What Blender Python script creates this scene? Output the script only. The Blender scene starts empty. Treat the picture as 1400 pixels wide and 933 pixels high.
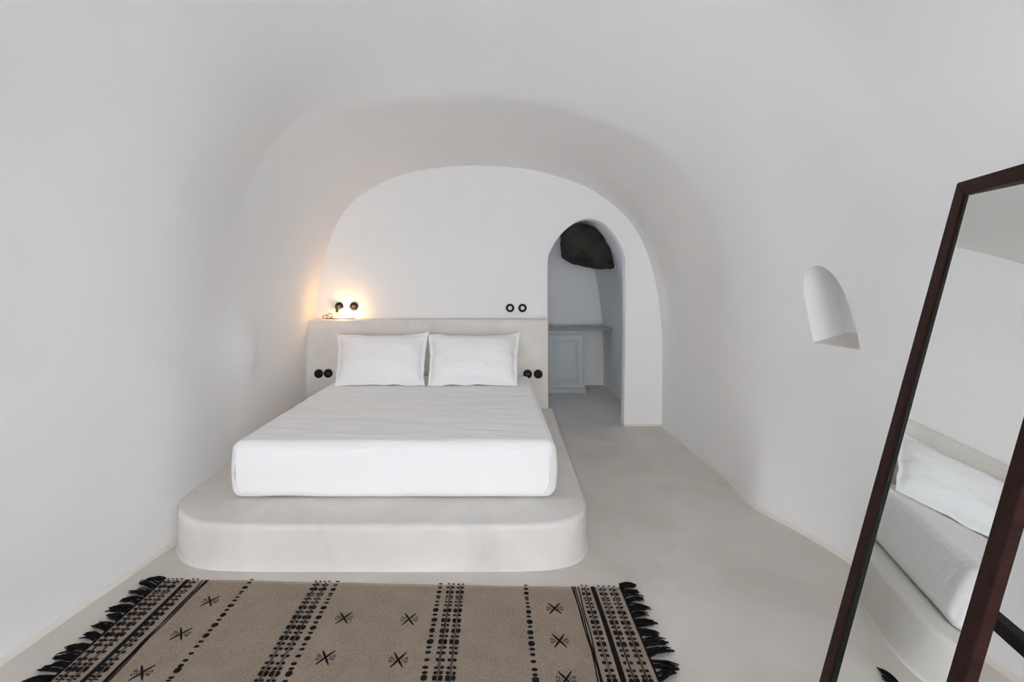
import bpy, bmesh, math, random
import numpy as np
from mathutils import Vector, Matrix, noise
from mathutils.geometry import delaunay_2d_cdt

random.seed(7)
scene = bpy.context.scene
COL = scene.collection

# ------------------------------------------------------------------ camera
FPX, VPX, VPY = 653.0, 676.0, 390.0          # focal length and vanishing point on a 1400x933 frame
cam_data = bpy.data.cameras.new('camera')
cam_data.sensor_width = 36.0
cam_data.lens = FPX * 36.0 / 1400.0
cam_data.shift_x = (700.0 - VPX) / 1400.0
cam_data.shift_y = -(466.5 - VPY) / 1400.0
cam_data.clip_start = 0.02
cam = bpy.data.objects.new('camera', cam_data)
cam.location = (0, 0, 1.42)
cam.rotation_euler = (math.pi / 2, 0, 0)
COL.objects.link(cam)
scene.camera = cam

# ------------------------------------------------------------------ light and exposure
SKY = 9.2
LAMP = 24.0
world = bpy.data.worlds.new('world'); scene.world = world
world.use_nodes = True
wn, wl = world.node_tree.nodes, world.node_tree.links
wn.clear()
w_out = wn.new('ShaderNodeOutputWorld'); w_bg = wn.new('ShaderNodeBackground')
w_tc = wn.new('ShaderNodeTexCoord'); w_sep = wn.new('ShaderNodeSeparateXYZ'); w_ramp = wn.new('ShaderNodeValToRGB')
w_ramp.color_ramp.elements[0].position = 0.0; w_ramp.color_ramp.elements[0].color = (1.0, 0.98, 0.95, 1)
w_ramp.color_ramp.elements[1].position = 1.0; w_ramp.color_ramp.elements[1].color = (0.46, 0.66, 1.0, 1)
wl.new(w_tc.outputs['Generated'], w_sep.inputs[0]); wl.new(w_sep.outputs[2], w_ramp.inputs[0])
wl.new(w_ramp.outputs[0], w_bg.inputs[0]); w_bg.inputs[1].default_value = SKY
wl.new(w_bg.outputs[0], w_out.inputs[0])

def portal(name, loc, rot, sx, sy):
    """light portal: gives off no light itself, it only tells the renderer where the sky comes in"""
    d = bpy.data.lights.new(name, 'AREA'); d.shape = 'RECTANGLE'; d.size = sx; d.size_y = sy
    d.cycles.is_portal = True
    o = bpy.data.objects.new(name, d); o.location = loc; o.rotation_euler = rot; COL.objects.link(o)
FRONT_Y = -3.6
OPENINGS = [(-1.05, 1.05, 0.0, 2.25), (-1.62, -1.2, 0.8, 2.0), (1.2, 1.62, 0.8, 2.0)]  # unseen doorway and windows, placed and sized to let daylight in
for (a, b, c, d) in OPENINGS:
    portal('opening_portal', ((a + b) / 2, FRONT_Y - 0.32, (c + d) / 2), (math.pi / 2, 0, 0), b - a, d - c)
portal('added_skylight_portal', (0.30, 5.22, 2.50), (0, 0, 0), 0.5, 0.5)  # over the unseen skylight added to light the inner room

vs = scene.view_settings
vs.view_transform = 'Standard'; vs.look = 'None'; vs.gamma = 1.0; vs.use_curve_mapping = False
vs.exposure = 0.25
scene.cycles.max_bounces = 14
scene.cycles.diffuse_bounces = 8
scene.cycles.glossy_bounces = 6
scene.cycles.use_denoising = True
scene.cycles.sample_clamp_indirect = 8.0

# ------------------------------------------------------------------ helpers
def mk(name, verts, faces, mat=None, parent=None, smooth=False, mats=None):
    me = bpy.data.meshes.new(name)
    me.from_pydata([tuple(v) for v in verts], [], [tuple(f) for f in faces])
    me.validate(); me.update()
    if mat: me.materials.append(mat)
    if smooth: me.polygons.foreach_set('use_smooth', [True] * len(me.polygons))
    o = bpy.data.objects.new(name, me); COL.objects.link(o)
    if parent: o.parent = parent
    return o

def from_bm(name, bm, mat=None, parent=None, smooth=False):
    me = bpy.data.meshes.new(name); bm.to_mesh(me); bm.free()
    if mat: me.materials.append(mat)
    if smooth: me.polygons.foreach_set('use_smooth', [True] * len(me.polygons))
    o = bpy.data.objects.new(name, me); COL.objects.link(o)
    if parent: o.parent = parent
    return o

def tag(o, label=None, cat=None, group=None, kind=None):
    if label: o['label'] = label
    if cat: o['category'] = cat
    if group: o['group'] = group
    if kind: o['kind'] = kind
    return o

def empty(name, loc=(0, 0, 0), rot=(0, 0, 0)):
    o = bpy.data.objects.new(name, None); o.location = loc; o.rotation_euler = rot
    o.empty_display_size = 0.05; COL.objects.link(o); return o

def auto_smooth(o, deg=35):
    me = o.data
    me.polygons.foreach_set('use_smooth', [True] * len(me.polygons))
    bm = bmesh.new(); bm.from_mesh(me)
    for e in bm.edges:
        if len(e.link_faces) == 2 and e.calc_face_angle(0) > math.radians(deg): e.smooth = False
    bm.to_mesh(me); bm.free()
    return o

def box_geo(x0, x1, y0, y1, z0, z1, r=0.0, seg=2):
    bm = bmesh.new()
    bmesh.ops.create_cube(bm, size=1)
    for v in bm.verts:
        v.co = Vector(((x0 + x1) / 2 + v.co.x * (x1 - x0), (y0 + y1) / 2 + v.co.y * (y1 - y0), (z0 + z1) / 2 + v.co.z * (z1 - z0)))
    if r > 0:
        bmesh.ops.bevel(bm, geom=list(bm.edges), offset=r, segments=seg, affect='EDGES', profile=0.5)
    return bm

def box(name, x0, x1, y0, y1, z0, z1, mat, parent=None, r=0.0, seg=2):
    o = from_bm(name, box_geo(x0, x1, y0, y1, z0, z1, r, seg), mat, parent)
    if r > 0: auto_smooth(o, 50)
    return o

def lathe(name, prof, mat, parent=None, axis='Y', n=32, loc=(0, 0, 0)):
    """prof: list of (radius, height along axis); the first and last may have radius 0"""
    V, F = [], []
    for (r, h) in prof:
        for k in range(n):
            a = 2 * math.pi * k / n
            c, s = r * math.cos(a), r * math.sin(a)
            p = (c, h, s) if axis == 'Y' else ((c, s, h) if axis == 'Z' else (h, c, s))
            V.append((p[0] + loc[0], p[1] + loc[1], p[2] + loc[2]))
    for i in range(len(prof) - 1):
        for k in range(n):
            a, b = i * n + k, i * n + (k + 1) % n
            F.append((a, b, b + n, a + n))
    o = mk(name, V, F, mat, parent)
    bm = bmesh.new(); bm.from_mesh(o.data)
    bmesh.ops.remove_doubles(bm, verts=bm.verts, dist=1e-5)
    bmesh.ops.recalc_face_normals(bm, faces=bm.faces)
    bm.to_mesh(o.data); bm.free()
    return auto_smooth(o, 40)

def tube_geo(path, rad, n=8, V=None, F=None, taper=None):
    if V is None: V, F = [], []
    P = [Vector(p) for p in path]
    base = len(V)
    up = Vector((0, 0, 1))
    for i, p in enumerate(P):
        t = (P[min(i + 1, len(P) - 1)] - P[max(i - 1, 0)]).normalized()
        a = t.cross(up)
        if a.length < 1e-4: a = t.cross(Vector((1, 0, 0)))
        a.normalize(); b = t.cross(a)
        r = rad * (taper[i] if taper else 1)
        for k in range(n):
            w = 2 * math.pi * k / n
            V.append(tuple(p + (a * math.cos(w) + b * math.sin(w)) * r))
    for i in range(len(P) - 1):
        for k in range(n):
            a, b = base + i * n + k, base + i * n + (k + 1) % n
            F.append((a, a + n, b + n, b))
    F.append(tuple(base + k for k in range(n)))
    F.append(tuple(base + (len(P) - 1) * n + k for k in reversed(range(n))))
    return V, F

def catmull(pts, per=8):
    P = np.array(pts, float)
    P = np.vstack([2 * P[0] - P[1], P, 2 * P[-1] - P[-2]])
    out = []
    for i in range(1, len(P) - 2):
        for k in range(per):
            t = k / per
            p0, p1, p2, p3 = P[i - 1], P[i], P[i + 1], P[i + 2]
            out.append(0.5 * (2 * p1 + (p2 - p0) * t + (2 * p0 - 5 * p1 + 4 * p2 - p3) * t * t + (3 * p1 - p0 - 3 * p2 + p3) * t ** 3))
    out.append(P[-2])
    return np.array(out)

def resample(P, n):
    d = np.r_[0, np.cumsum(np.linalg.norm(np.diff(P, axis=0), axis=1))]
    t = np.linspace(0, d[-1], n)
    return np.stack([np.interp(t, d, P[:, k]) for k in range(P.shape[1])], 1)

def inside(poly, x, y):
    c = False; n = len(poly); j = n - 1
    for i in range(n):
        xi, yi = poly[i]; xj, yj = poly[j]
        if (yi > y) != (yj > y) and x < (xj - xi) * (y - yi) / (yj - yi) + xi: c = not c
        j = i
    return c

def cdt(points, loops):
    """triangulate points with loops as constraint edges"""
    pts = [Vector((p[0], p[1])) for p in points]; edges = []
    for lp in loops:
        b = len(pts); pts += [Vector((p[0], p[1])) for p in lp]
        edges += [(b + i, b + (i + 1) % len(lp)) for i in range(len(lp))]
    r = delaunay_2d_cdt(pts, edges, [], 0, 1e-6)
    return r[0], r[2]

# ------------------------------------------------------------------ materials
def material(name):
    m = bpy.data.materials.new(name); m.use_nodes = True
    nt = m.node_tree
    return m, nt.nodes, nt.links, nt.nodes['Principled BSDF']

def simple(name, col, rough=0.5, metal=0.0, spec=0.5):
    m, n, l, b = material(name)
    b.inputs['Base Color'].default_value = (*col, 1); b.inputs['Roughness'].default_value = rough
    b.inputs['Metallic'].default_value = metal; b.inputs['Specular IOR Level'].default_value = spec
    return m

def mottled(name, c1, c2, scale=2.0, rough=(0.5, 0.7), bump=0.1, bscale=60.0, detail=6.0, distort=0.0, spec=0.3, stretch=(1, 1, 1), coords='Object'):
    m, n, l, b = material(name)
    tc = n.new('ShaderNodeTexCoord'); mp = n.new('ShaderNodeMapping'); mp.inputs['Scale'].default_value = stretch
    l.new(tc.outputs[coords], mp.inputs[0])
    nz = n.new('ShaderNodeTexNoise'); nz.inputs['Scale'].default_value = scale; nz.inputs['Detail'].default_value = detail
    nz.inputs['Distortion'].default_value = distort; nz.inputs['Roughness'].default_value = 0.6
    l.new(mp.outputs[0], nz.inputs['Vector'])
    rp = n.new('ShaderNodeValToRGB')
    rp.color_ramp.elements[0].position = 0.32; rp.color_ramp.elements[0].color = (*c1, 1)
    rp.color_ramp.elements[1].position = 0.68; rp.color_ramp.elements[1].color = (*c2, 1)
    l.new(nz.outputs['Fac'], rp.inputs[0]); l.new(rp.outputs[0], b.inputs['Base Color'])
    mr = n.new('ShaderNodeMapRange'); mr.inputs[3].default_value = rough[0]; mr.inputs[4].default_value = rough[1]
    l.new(nz.outputs['Fac'], mr.inputs[0]); l.new(mr.outputs[0], b.inputs['Roughness'])
    n2 = n.new('ShaderNodeTexNoise'); n2.inputs['Scale'].default_value = bscale; n2.inputs['Detail'].default_value = 4
    l.new(mp.outputs[0], n2.inputs['Vector'])
    bp = n.new('ShaderNodeBump'); bp.inputs['Strength'].default_value = bump; bp.inputs['Distance'].default_value = 0.01
    l.new(n2.outputs['Fac'], bp.inputs['Height']); l.new(bp.outputs[0], b.inputs['Normal'])
    b.inputs['Specular IOR Level'].default_value = spec
    return m

M = {}
M['plaster'] = mottled('white_plaster', (0.825, 0.825, 0.82), (0.855, 0.85, 0.84), 0.9, (0.75, 0.9), 0.06, 9.0, spec=0.15)
M['cement'] = mottled('beige_cement', (0.575, 0.525, 0.47), (0.69, 0.645, 0.59), 1.6, (0.42, 0.6), 0.03, 30.0, detail=9, distort=0.6, spec=0.3)
M['cement_pale'] = mottled('pale_cement', (0.64, 0.605, 0.56), (0.76, 0.735, 0.70), 2.2, (0.4, 0.6), 0.03, 25.0, detail=9, distort=0.8, spec=0.3)
M['cove'] = simple('cream_cove', (0.74, 0.70, 0.63), 0.6, spec=0.2)
M['rock'] = mottled('dark_rock', (0.006, 0.005, 0.004), (0.045, 0.04, 0.032), 7.0, (0.6, 0.9), 0.9, 28.0, detail=10, spec=0.3)
M['stone_top'] = mottled('grey_counter', (0.30, 0.31, 0.32), (0.38, 0.39, 0.40), 5, (0.25, 0.4), 0.02, 60)
M['paint'] = simple('grey_paint', (0.52, 0.55, 0.56), 0.45)
M['black'] = simple('black_plastic', (0.005, 0.005, 0.006), 0.5, spec=0.22)
M['black_wire'] = simple('dark_cable', (0.03, 0.022, 0.018), 0.5)
M['white_plastic'] = simple('white_plastic', (0.75, 0.75, 0.76), 0.4)
M['steel'] = simple('steel', (0.5, 0.5, 0.5), 0.3, 1.0)
M['mirror'] = simple('mirror_silver', (0.90, 0.925, 0.915), 0.0, 1.0)
M['glass_edge_shadow'] = simple('mirror_edge_shadow', (0.008, 0.016, 0.013), 0.3, spec=0.2)  # greenish glass edge, painted near black to include the shadow line
M['black_wood'] = simple('black_stained_wood', (0.008, 0.007, 0.007), 0.5, spec=0.15)
M['terrace'] = simple('terrace_plaster', (0.82, 0.79, 0.75), 0.8, spec=0.1)

def wood_mat():
    m, n, l, b = material('dark_red_wood')
    tc = n.new('ShaderNodeTexCoord'); mp = n.new('ShaderNodeMapping'); mp.inputs['Scale'].default_value = (40, 40, 3)
    l.new(tc.outputs['Object'], mp.inputs[0])
    nz = n.new('ShaderNodeTexNoise'); nz.inputs['Scale'].default_value = 1.6; nz.inputs['Detail'].default_value = 5; nz.inputs['Distortion'].default_value = 0.8
    l.new(mp.outputs[0], nz.inputs['Vector'])
    rp = n.new('ShaderNodeValToRGB')
    rp.color_ramp.elements[0].position = 0.3; rp.color_ramp.elements[0].color = (0.014, 0.005, 0.004, 1)
    rp.color_ramp.elements[1].position = 0.75; rp.color_ramp.elements[1].color = (0.042, 0.013, 0.010, 1)
    l.new(nz.outputs['Fac'], rp.inputs[0]); l.new(rp.outputs[0], b.inputs['Base Color'])
    b.inputs['Roughness'].default_value = 0.5; b.inputs['Specular IOR Level'].default_value = 0.12
    bp = n.new('ShaderNodeBump'); bp.inputs['Strength'].default_value = 0.15; bp.inputs['Distance'].default_value = 0.002
    l.new(nz.outputs['Fac'], bp.inputs['Height']); l.new(bp.outputs[0], b.inputs['Normal'])
    return m
M['wood'] = wood_mat()

def cloth_mat(name, col, wscale, strength):
    m, n, l, b = material(name)
    tc = n.new('ShaderNodeTexCoord')
    mp = n.new('ShaderNodeMapping'); mp.inputs['Scale'].default_value = (1.2, 5.0, 3.0); mp.inputs['Rotation'].default_value = (0, 0, 0.12)
    l.new(tc.outputs['Object'], mp.inputs[0])
    nz = n.new('ShaderNodeTexNoise'); nz.inputs['Scale'].default_value = wscale; nz.inputs['Detail'].default_value = 3; nz.inputs['Distortion'].default_value = 0.4
    l.new(mp.outputs[0], nz.inputs['Vector'])
    bp = n.new('ShaderNodeBump'); bp.inputs['Strength'].default_value = strength; bp.inputs['Distance'].default_value = 0.02
    l.new(nz.outputs['Fac'], bp.inputs['Height']); l.new(bp.outputs[0], b.inputs['Normal'])
    b.inputs['Base Color'].default_value = (*col, 1); b.inputs['Roughness'].default_value = 0.85
    b.inputs['Specular IOR Level'].default_value = 0.15
    b.inputs['Sheen Weight'].default_value = 0.1
    return m
M['sheet'] = cloth_mat('white_cotton', (0.88, 0.877, 0.872), 2.2, 0.75)
M['pillow'] = cloth_mat('white_pillow_cotton', (0.88, 0.88, 0.885), 2.0, 0.16)

def rug_mat():
    m, n, l, b = material('taupe_wool_twill')
    tc = n.new('ShaderNodeTexCoord')
    mp = n.new('ShaderNodeMapping'); mp.inputs['Rotation'].default_value = (0, 0, math.radians(38)); l.new(tc.outputs['Object'], mp.inputs[0])
    wv = n.new('ShaderNodeTexWave'); wv.inputs['Scale'].default_value = 75; wv.inputs['Distortion'].default_value = 1.5; wv.inputs['Detail'].default_value = 2
    l.new(mp.outputs[0], wv.inputs['Vector'])
    nz = n.new('ShaderNodeTexNoise'); nz.inputs['Scale'].default_value = 170; nz.inputs['Detail'].default_value = 3; l.new(tc.outputs['Object'], nz.inputs['Vector'])
    n2 = n.new('ShaderNodeTexNoise'); n2.inputs['Scale'].default_value = 9; n2.inputs['Detail'].default_value = 5; l.new(tc.outputs['Object'], n2.inputs['Vector'])
    mx = n.new('ShaderNodeMath'); mx.operation = 'MULTIPLY_ADD'; mx.inputs[1].default_value = 0.45
    l.new(wv.outputs['Fac'], mx.inputs[0]); l.new(nz.outputs['Fac'], mx.inputs[2])
    m2 = n.new('ShaderNodeMath'); m2.operation = 'MULTIPLY_ADD'; m2.inputs[1].default_value = 0.35
    l.new(n2.outputs['Fac'], m2.inputs[0]); l.new(mx.outputs[0], m2.inputs[2])
    rp = n.new('ShaderNodeValToRGB')
    rp.color_ramp.elements[0].position = 0.45; rp.color_ramp.elements[0].color = (0.085, 0.060, 0.043, 1)
    rp.color_ramp.elements[1].position = 1.0; rp.color_ramp.elements[1].color = (0.38, 0.305, 0.24, 1)
    l.new(m2.outputs[0], rp.inputs[0]); l.new(rp.outputs[0], b.inputs['Base Color'])
    bp = n.new('ShaderNodeBump'); bp.inputs['Strength'].default_value = 0.5; bp.inputs['Distance'].default_value = 0.003
    l.new(mx.outputs[0], bp.inputs['Height']); l.new(bp.outputs[0], b.inputs['Normal'])
    b.inputs['Roughness'].default_value = 0.95; b.inputs['Specular IOR Level'].default_value = 0.1
    return m
M['rug'] = rug_mat()
M['yarn'] = mottled('black_wool', (0.006, 0.006, 0.007), (0.016, 0.015, 0.016), 60, (0.85, 0.95), 0.5, 300, spec=0.08)

# ------------------------------------------------------------------ room shell: one vault surface F(y, s)
S_BACK = [(-1, 0), (-1.003, .5), (-.989, 1.084), (-.963, 1.43), (-.929, 1.746), (-.868, 2.03), (-.773, 2.266), (-.645, 2.423), (-.472, 2.55), (-.162, 2.622),
          (.174, 2.59), (.381, 2.51), (.568, 2.391), (.736, 2.187), (.849, 1.967), (.924, 1.685), (.972, 1.368), (.996, 1.023), (1.003, .758), (1, 0)]
S_CREASE = [(-1, 0), (-1, .6), (-.99, 1.2), (-.965, 1.65), (-.905, 2.08), (-.764, 2.44), (-.56, 2.60), (-.15, 2.669), (.102, 2.65), (.241, 2.607), (.452, 2.485), (.645, 2.315),
            (.778, 2.12), (.878, 1.883), (.938, 1.632), (.985, 1.34), (1, .9), (1, .4), (1, 0)]
S_MAIN = [(-1, 0), (-1, .6), (-.995, 1.1), (-.97, 1.6), (-.90, 2.05), (-.76, 2.5), (-.5, 2.85), (-.15, 3.03), (.15, 3.03), (.5, 2.85), (.76, 2.5), (.9, 2.05), (.97, 1.6), (.995, 1.1), (1, .6), (1, 0)]
NS = 241
SEC = [resample(catmull(s, 12), NS) for s in (S_MAIN, S_CREASE, S_BACK)]
Y0, Y1 = FRONT_Y, 4.812
YT = np.linspace(Y0 - .4, Y1 + .4, 1600)
def smooth_tab(y, sig):
    k = np.exp(-0.5 * (np.arange(-400, 401) * (YT[1] - YT[0]) / sig) ** 2); k /= k.sum()
    return np.convolve(np.pad(y, 400, mode='edge'), k, mode='valid')
T_L = smooth_tab(np.interp(YT, [-1.7, 1.0, 1.8, 2.15, 2.66, 3.2, 4.8], [1.90, 1.89, 1.855, 1.80, 1.742, 1.79, 1.83]), 0.16)
T_R = smooth_tab(np.interp(YT, [-1.7, 1.0, 1.81, 2.47, 2.8, 3.02, 3.16, 3.43, 4.8], [1.90, 1.90, 1.867, 1.818, 1.745, 1.650, 1.655, 1.705, 1.683]), 0.05)
T_R2 = smooth_tab(np.interp(YT, [-1.7, 1.0, 1.81, 2.47, 2.95, 3.3, 4.8], [1.90, 1.90, 1.867, 1.815, 1.725, 1.69, 1.683]), 0.16)
T_W = smooth_tab(np.clip((3.13 - YT) / 1.25, 0, 1) ** 0.80, 0.06)
T_W2 = smooth_tab(np.clip((3.25 - YT) / 1.5, 0, 1), 0.38)
T_B = np.clip((YT - 3.12) / (4.80 - 3.12), 0, 1)

def F0(y, s):
    i = min(max(s, 0), 1) * (NS - 1); k = min(int(i), NS - 2); t = i - k
    m, c, q = [S[k] * (1 - t) + S[k + 1] * t for S in SEC]
    k = min(1.0, max(0.0, (c[1] - 1.1) / 1.4)); k = k * k * (3 - 2 * k)          # the step lies deeper overhead than at the floor
    c = np.array((c[0] * (1 + .042 * k), c[1] + (c[1] - 1.42) * .042 * k))
    yc = 3.12 + 0.13 * k
    kl = min(1.0, max(0.0, (0.44 - s) / 0.16)); kl = kl * kl * (3 - 2 * kl)   # on the left the step melts into the wall
    w = np.interp(y - 0.13 * k, YT, T_W) * (1 - kl) + np.interp(y - 0.13 * k, YT, T_W2) * kl; b = min(1.0, max(0.0, (y - yc) / (4.80 - yc)))
    p = m * w + (1 - w) * (c * (1 - b) + q * b)
    z = p[1]
    kz = min(1.0, max(0.0, z / 0.75)); kz = kz * kz * (3 - 2 * kz)
    x = p[0] * (np.interp(y, YT, T_L) if p[0] < 0 else np.interp(y, YT, T_R) * (1 - kz) + np.interp(y, YT, T_R2) * kz)
    # trowelled, uneven plaster: slow swells plus a knuckle in the left wall
    f = min(1.0, max(0.0, (4.80 - y) / 0.5))
    a = 0.022 * noise.noise(Vector((x * 1.1, y * 1.1 + 3.1, z * 1.1))) + 0.007 * noise.noise(Vector((x * 3.1, y * 3.1, z * 3.1 + 7)))
    sx = -1 if x > 0 else 1
    k2 = min(1.0, abs(x) / 0.8)
    x += sx * a * f * k2; z -= a * f * (1 - k2)
    if x < -1.0:
        dy = y - 3.42; wy = 0.28 if dy < 0 else 0.13
        g = math.exp(-(dy / wy) ** 2 - ((z - 0.98 + 0.35 * dy) / 0.19) ** 2)
        x += 0.065 * g
    return (float(x), float(y), float(z))

def Fn(y, s):
    e = 0.004
    a = Vector(F0(y + e, s)) - Vector(F0(y - e, s)); b = Vector(F0(y, min(s + e, 1))) - Vector(F0(y, max(s - e, 0)))
    n = a.cross(b); n.normalize()
    p = Vector(F0(y, s))
    if n.dot(Vector((0, p.y, 1.2)) - p) < 0: n = -n
    return n

YS = np.concatenate([np.arange(Y0, 1.2, 0.10), np.arange(1.2, 2.7, 0.045), np.arange(2.7, 3.6, 0.022), np.arange(3.6, Y1, 0.045), [Y1]])
S_SPLIT_L, S_SPLIT_R = 0.31, 0.69
SM = 7.2                                           # metres along s, about

def facing(V, F, N):
    out = []
    for f in F:
        a, b, c = (Vector(V[i]) for i in f[:3])
        out.append(tuple(f) if (b - a).cross(c - a).dot(N[f[0]]) > 0 else tuple(f)[::-1])
    return out

def vault_piece(name, s0, s1, ns):
    ss = np.linspace(s0, s1, ns)
    V, N, F = [], [], []
    for y in YS:
        for s in ss: V.append(F0(y, s)); N.append(Fn(y, s))
    for i in range(len(YS) - 1):
        for k in range(ns - 1):
            a = i * ns + k; F.append((a, a + ns, a + ns + 1, a + 1))
    F = facing(V, F, N)
    o = mk(name, V, F, M['plaster'], smooth=True)
    o.data.normals_split_custom_set_from_vertices(N)
    return tag(o, kind='structure')

tag(vault_piece('wall_left', 0, S_SPLIT_L, 46), 'white plaster left wall curving up into the vault')
tag(vault_piece('ceiling', S_SPLIT_L, S_SPLIT_R, 70), 'white plaster vaulted ceiling stepping down over the bed alcove')

# right wall with the arched niche cut into it
NICHE = [(2.362, 1.10), (2.372, 1.165), (2.395, 1.26), (2.43, 1.36), (2.475, 1.445), (2.52, 1.495), (2.58, 1.525),
         (2.64, 1.515), (2.69, 1.465), (2.705, 1.39), (2.695, 1.29), (2.68, 1.19), (2.66, 1.10)]
def s_of(y, z):
    a, b = 0.70, 1.0
    for _ in range(40):
        m = (a + b) / 2
        if F0(y, m)[2] > z: a = m
        else: b = m
    return (a + b) / 2
up = [tuple(p) for p in catmull(NICHE, 6)]
NB = 14
sill_ys = [2.66 + (2.362 - 2.66) * k / NB for k in range(NB + 1)]
niche_loop = up + [(y, 1.10) for y in sill_ys[1:-1]]
nl_ps = [(y, s_of(y, z) * SM) for (y, z) in niche_loop]
ss = np.linspace(S_SPLIT_R, 1, 52)
border = [(y, S_SPLIT_R * SM) for y in YS] + [(Y1, s * SM) for s in ss[1:]] + [(y, SM) for y in YS[::-1][1:]] + [(Y0, s * SM) for s in ss[::-1][1:-1]]
grid = []
for y in YS[1:-1]:
    for s in ss[1:-1]:
        p = (y, s * SM)
        if min((p[0] - q[0]) ** 2 + (p[1] - q[1]) ** 2 for q in nl_ps) > 0.012 ** 2 and not inside(nl_ps, *p): grid.append(p)
vv, tris = cdt(grid, [border, nl_ps])
tris = [t for t in tris if not inside(nl_ps, sum(vv[i][0] for i in t) / 3, sum(vv[i][1] for i in t) / 3)]
VR = [F0(v[0], v[1] / SM) for v in vv]; NR = [Fn(v[0], v[1] / SM) for v in vv]
o = mk('wall_right', VR, facing(VR, tris, NR), M['plaster'], smooth=True)
o.data.normals_split_custom_set_from_vertices(NR)
wall_right = tag(o, 'white plaster right wall with a small arched niche', kind='structure')
# niche inside: soft plaster lip, concave back
V, F = [], []
cy, cz = 2.54, 1.27
XC = F0(cy, s_of(cy, cz))[0]
rings = [(0.0, 0.0), (0.004, 0.006), (0.012, 0.011), (0.045, 0.016), (0.10, 0.024), (0.145, 0.036), (0.168, 0.055), (0.180, 0.09)]
ND = rings[-1][0]
nu_ = len(up)
for (dp, sh) in rings:
    for (y, z) in up:
        p = F0(y, s_of(y, z))
        kz = min(1.0, (z - 1.10) / 0.12)
        V.append((p[0] + (XC - p[0]) * dp / ND + dp, y + (cy - y) * sh, z + (cz - z) * sh * kz + 0.32 * dp * (1 - min(1, (z - 1.10) / 0.25))))
for i in range(len(rings) - 1):
    for k in range(nu_ - 1):
        a = i * nu_ + k; F.append((a, a + nu_, a + nu_ + 1, a + 1))
# gently hollow back: smaller and smaller copies of the last ring, closed by a centre point
last = V[-nu_:]; bz = last[0][2]
foot = [(XC + ND, last[-1][1] + (last[0][1] - last[-1][1]) * k / 8, bz) for k in range(1, 8)]
loop0 = last + foot; base_i = len(V) - nu_; ring_prev = [base_i + k for k in range(nu_)]
V += foot; ring_prev += [len(V) - 7 + k for k in range(7)]
cb_y, cb_z = 2.53, 1.27
for f, dx in ((0.75, 0.004), (0.45, 0.006), (0.18, 0.007)):
    ring = []
    for p in loop0:
        V.append((XC + ND + dx, cb_y + (p[1] - cb_y) * f, cb_z + (p[2] - cb_z) * f)); ring.append(len(V) - 1)
    for k in range(len(ring)):
        k2 = (k + 1) % len(ring); F.append((ring_prev[k], ring[k], ring[k2], ring_prev[k2]))
    ring_prev = ring
F.append(tuple(ring_prev))
nb = mk('niche', V, F, M['plaster'], wall_right, smooth=True)
bm = bmesh.new(); bm.from_mesh(nb.data); bmesh.ops.recalc_face_normals(bm, faces=bm.faces); bm.to_mesh(nb.data); bm.free()
Vs, Fs = [], []
for i, (dp, sh) in enumerate(rings):
    A_, B_ = V[i * nu_ + nu_ - 1], V[i * nu_]
    for k, y in enumerate(sill_ys):
        x = F0(y, s_of(y, 1.10))[0]; x += (XC - x) * dp / ND + dp
        Vs.append((x, A_[1] + (B_[1] - A_[1]) * k / NB, A_[2]))
for i in range(len(rings) - 1):
    for k in range(NB):
        a = i * (NB + 1) + k; Fs.append((a, a + 1, a + NB + 2, a + NB + 1))
mk('niche_sill', Vs, Fs, M['cement_pale'], nb, smooth=True)

# floor
tag(box('floor', -2.3, 2.3, FRONT_Y - 0.3, 7.0, -0.1, 0.0, M['cement']), 'smooth beige polished cement floor', kind='structure')

# slabs with openings
def slab(name, x0, x1, z0, z1, ya, yb, holes, mat, lip=0.0):
    """upright wall between planes ya (room side) and yb with holes given as (x,z) loops"""
    outer = [(x0, z0), (x1, z0), (x1, z1), (x0, z1)]
    pa = [[(x, z) for (x, z) in h] for h in holes]
    def expand(h, e):
        n = len(h); out = []
        for i in range(n):
            a, b = h[i - 1], h[(i + 1) % n]
            tx, tz = b[0] - a[0], b[1] - a[1]; L = math.hypot(tx, tz) or 1
            q = (h[i][0] + tz / L * e, h[i][1] - tx / L * e)
            if inside(h, *q) and e > 0: q = (h[i][0] - tz / L * e, h[i][1] + tx / L * e)
            out.append((q[0], max(q[1], z0 if h[i][1] <= z0 + 1e-4 else q[1])))
        return out
    V, F = [], []
    for side, y in ((0, ya), (1, yb)):
        hl = [expand(h, lip) if (lip and side == 0) else h for h in pa]
        v2, t2 = cdt([], [outer] + hl)
        b = len(V); V += [(v[0], y, v[1]) for v in v2]
        for t in t2:
            cx, cz = sum(v2[i][0] for i in t) / 3, sum(v2[i][1] for i in t) / 3
            if any(inside(h, cx, cz) for h in hl) or not inside(outer, cx, cz): continue
            F.append(tuple(b + i for i in (t if side else t[::-1])))
    d = 1 if yb > ya else -1
    for h in pa:
        prof = [(expand(h, lip), ya), (expand(h, lip * .35), ya + d * lip * .35), (h, ya + d * lip), (h, yb)] if lip else [(h, ya), (h, yb)]
        n = len(h)
        for j in range(len(prof) - 1):
            b = len(V)
            V += [(x, prof[j][1], z) for (x, z) in prof[j][0]] + [(x, prof[j + 1][1], z) for (x, z) in prof[j + 1][0]]
            for k in range(n):
                k2 = (k + 1) % n
                F.append((b + k, b + k2, b + n + k2, b + n + k))
    o = mk(name, V, F, mat)
    bm = bmesh.new(); bm.from_mesh(o.data)
    bmesh.ops.remove_doubles(bm, verts=bm.verts, dist=1e-5)
    bmesh.ops.recalc_face_normals(bm, faces=bm.faces)
    bm.to_mesh(o.data); bm.free()
    return tag(auto_smooth(o, 50), kind='structure')

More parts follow.
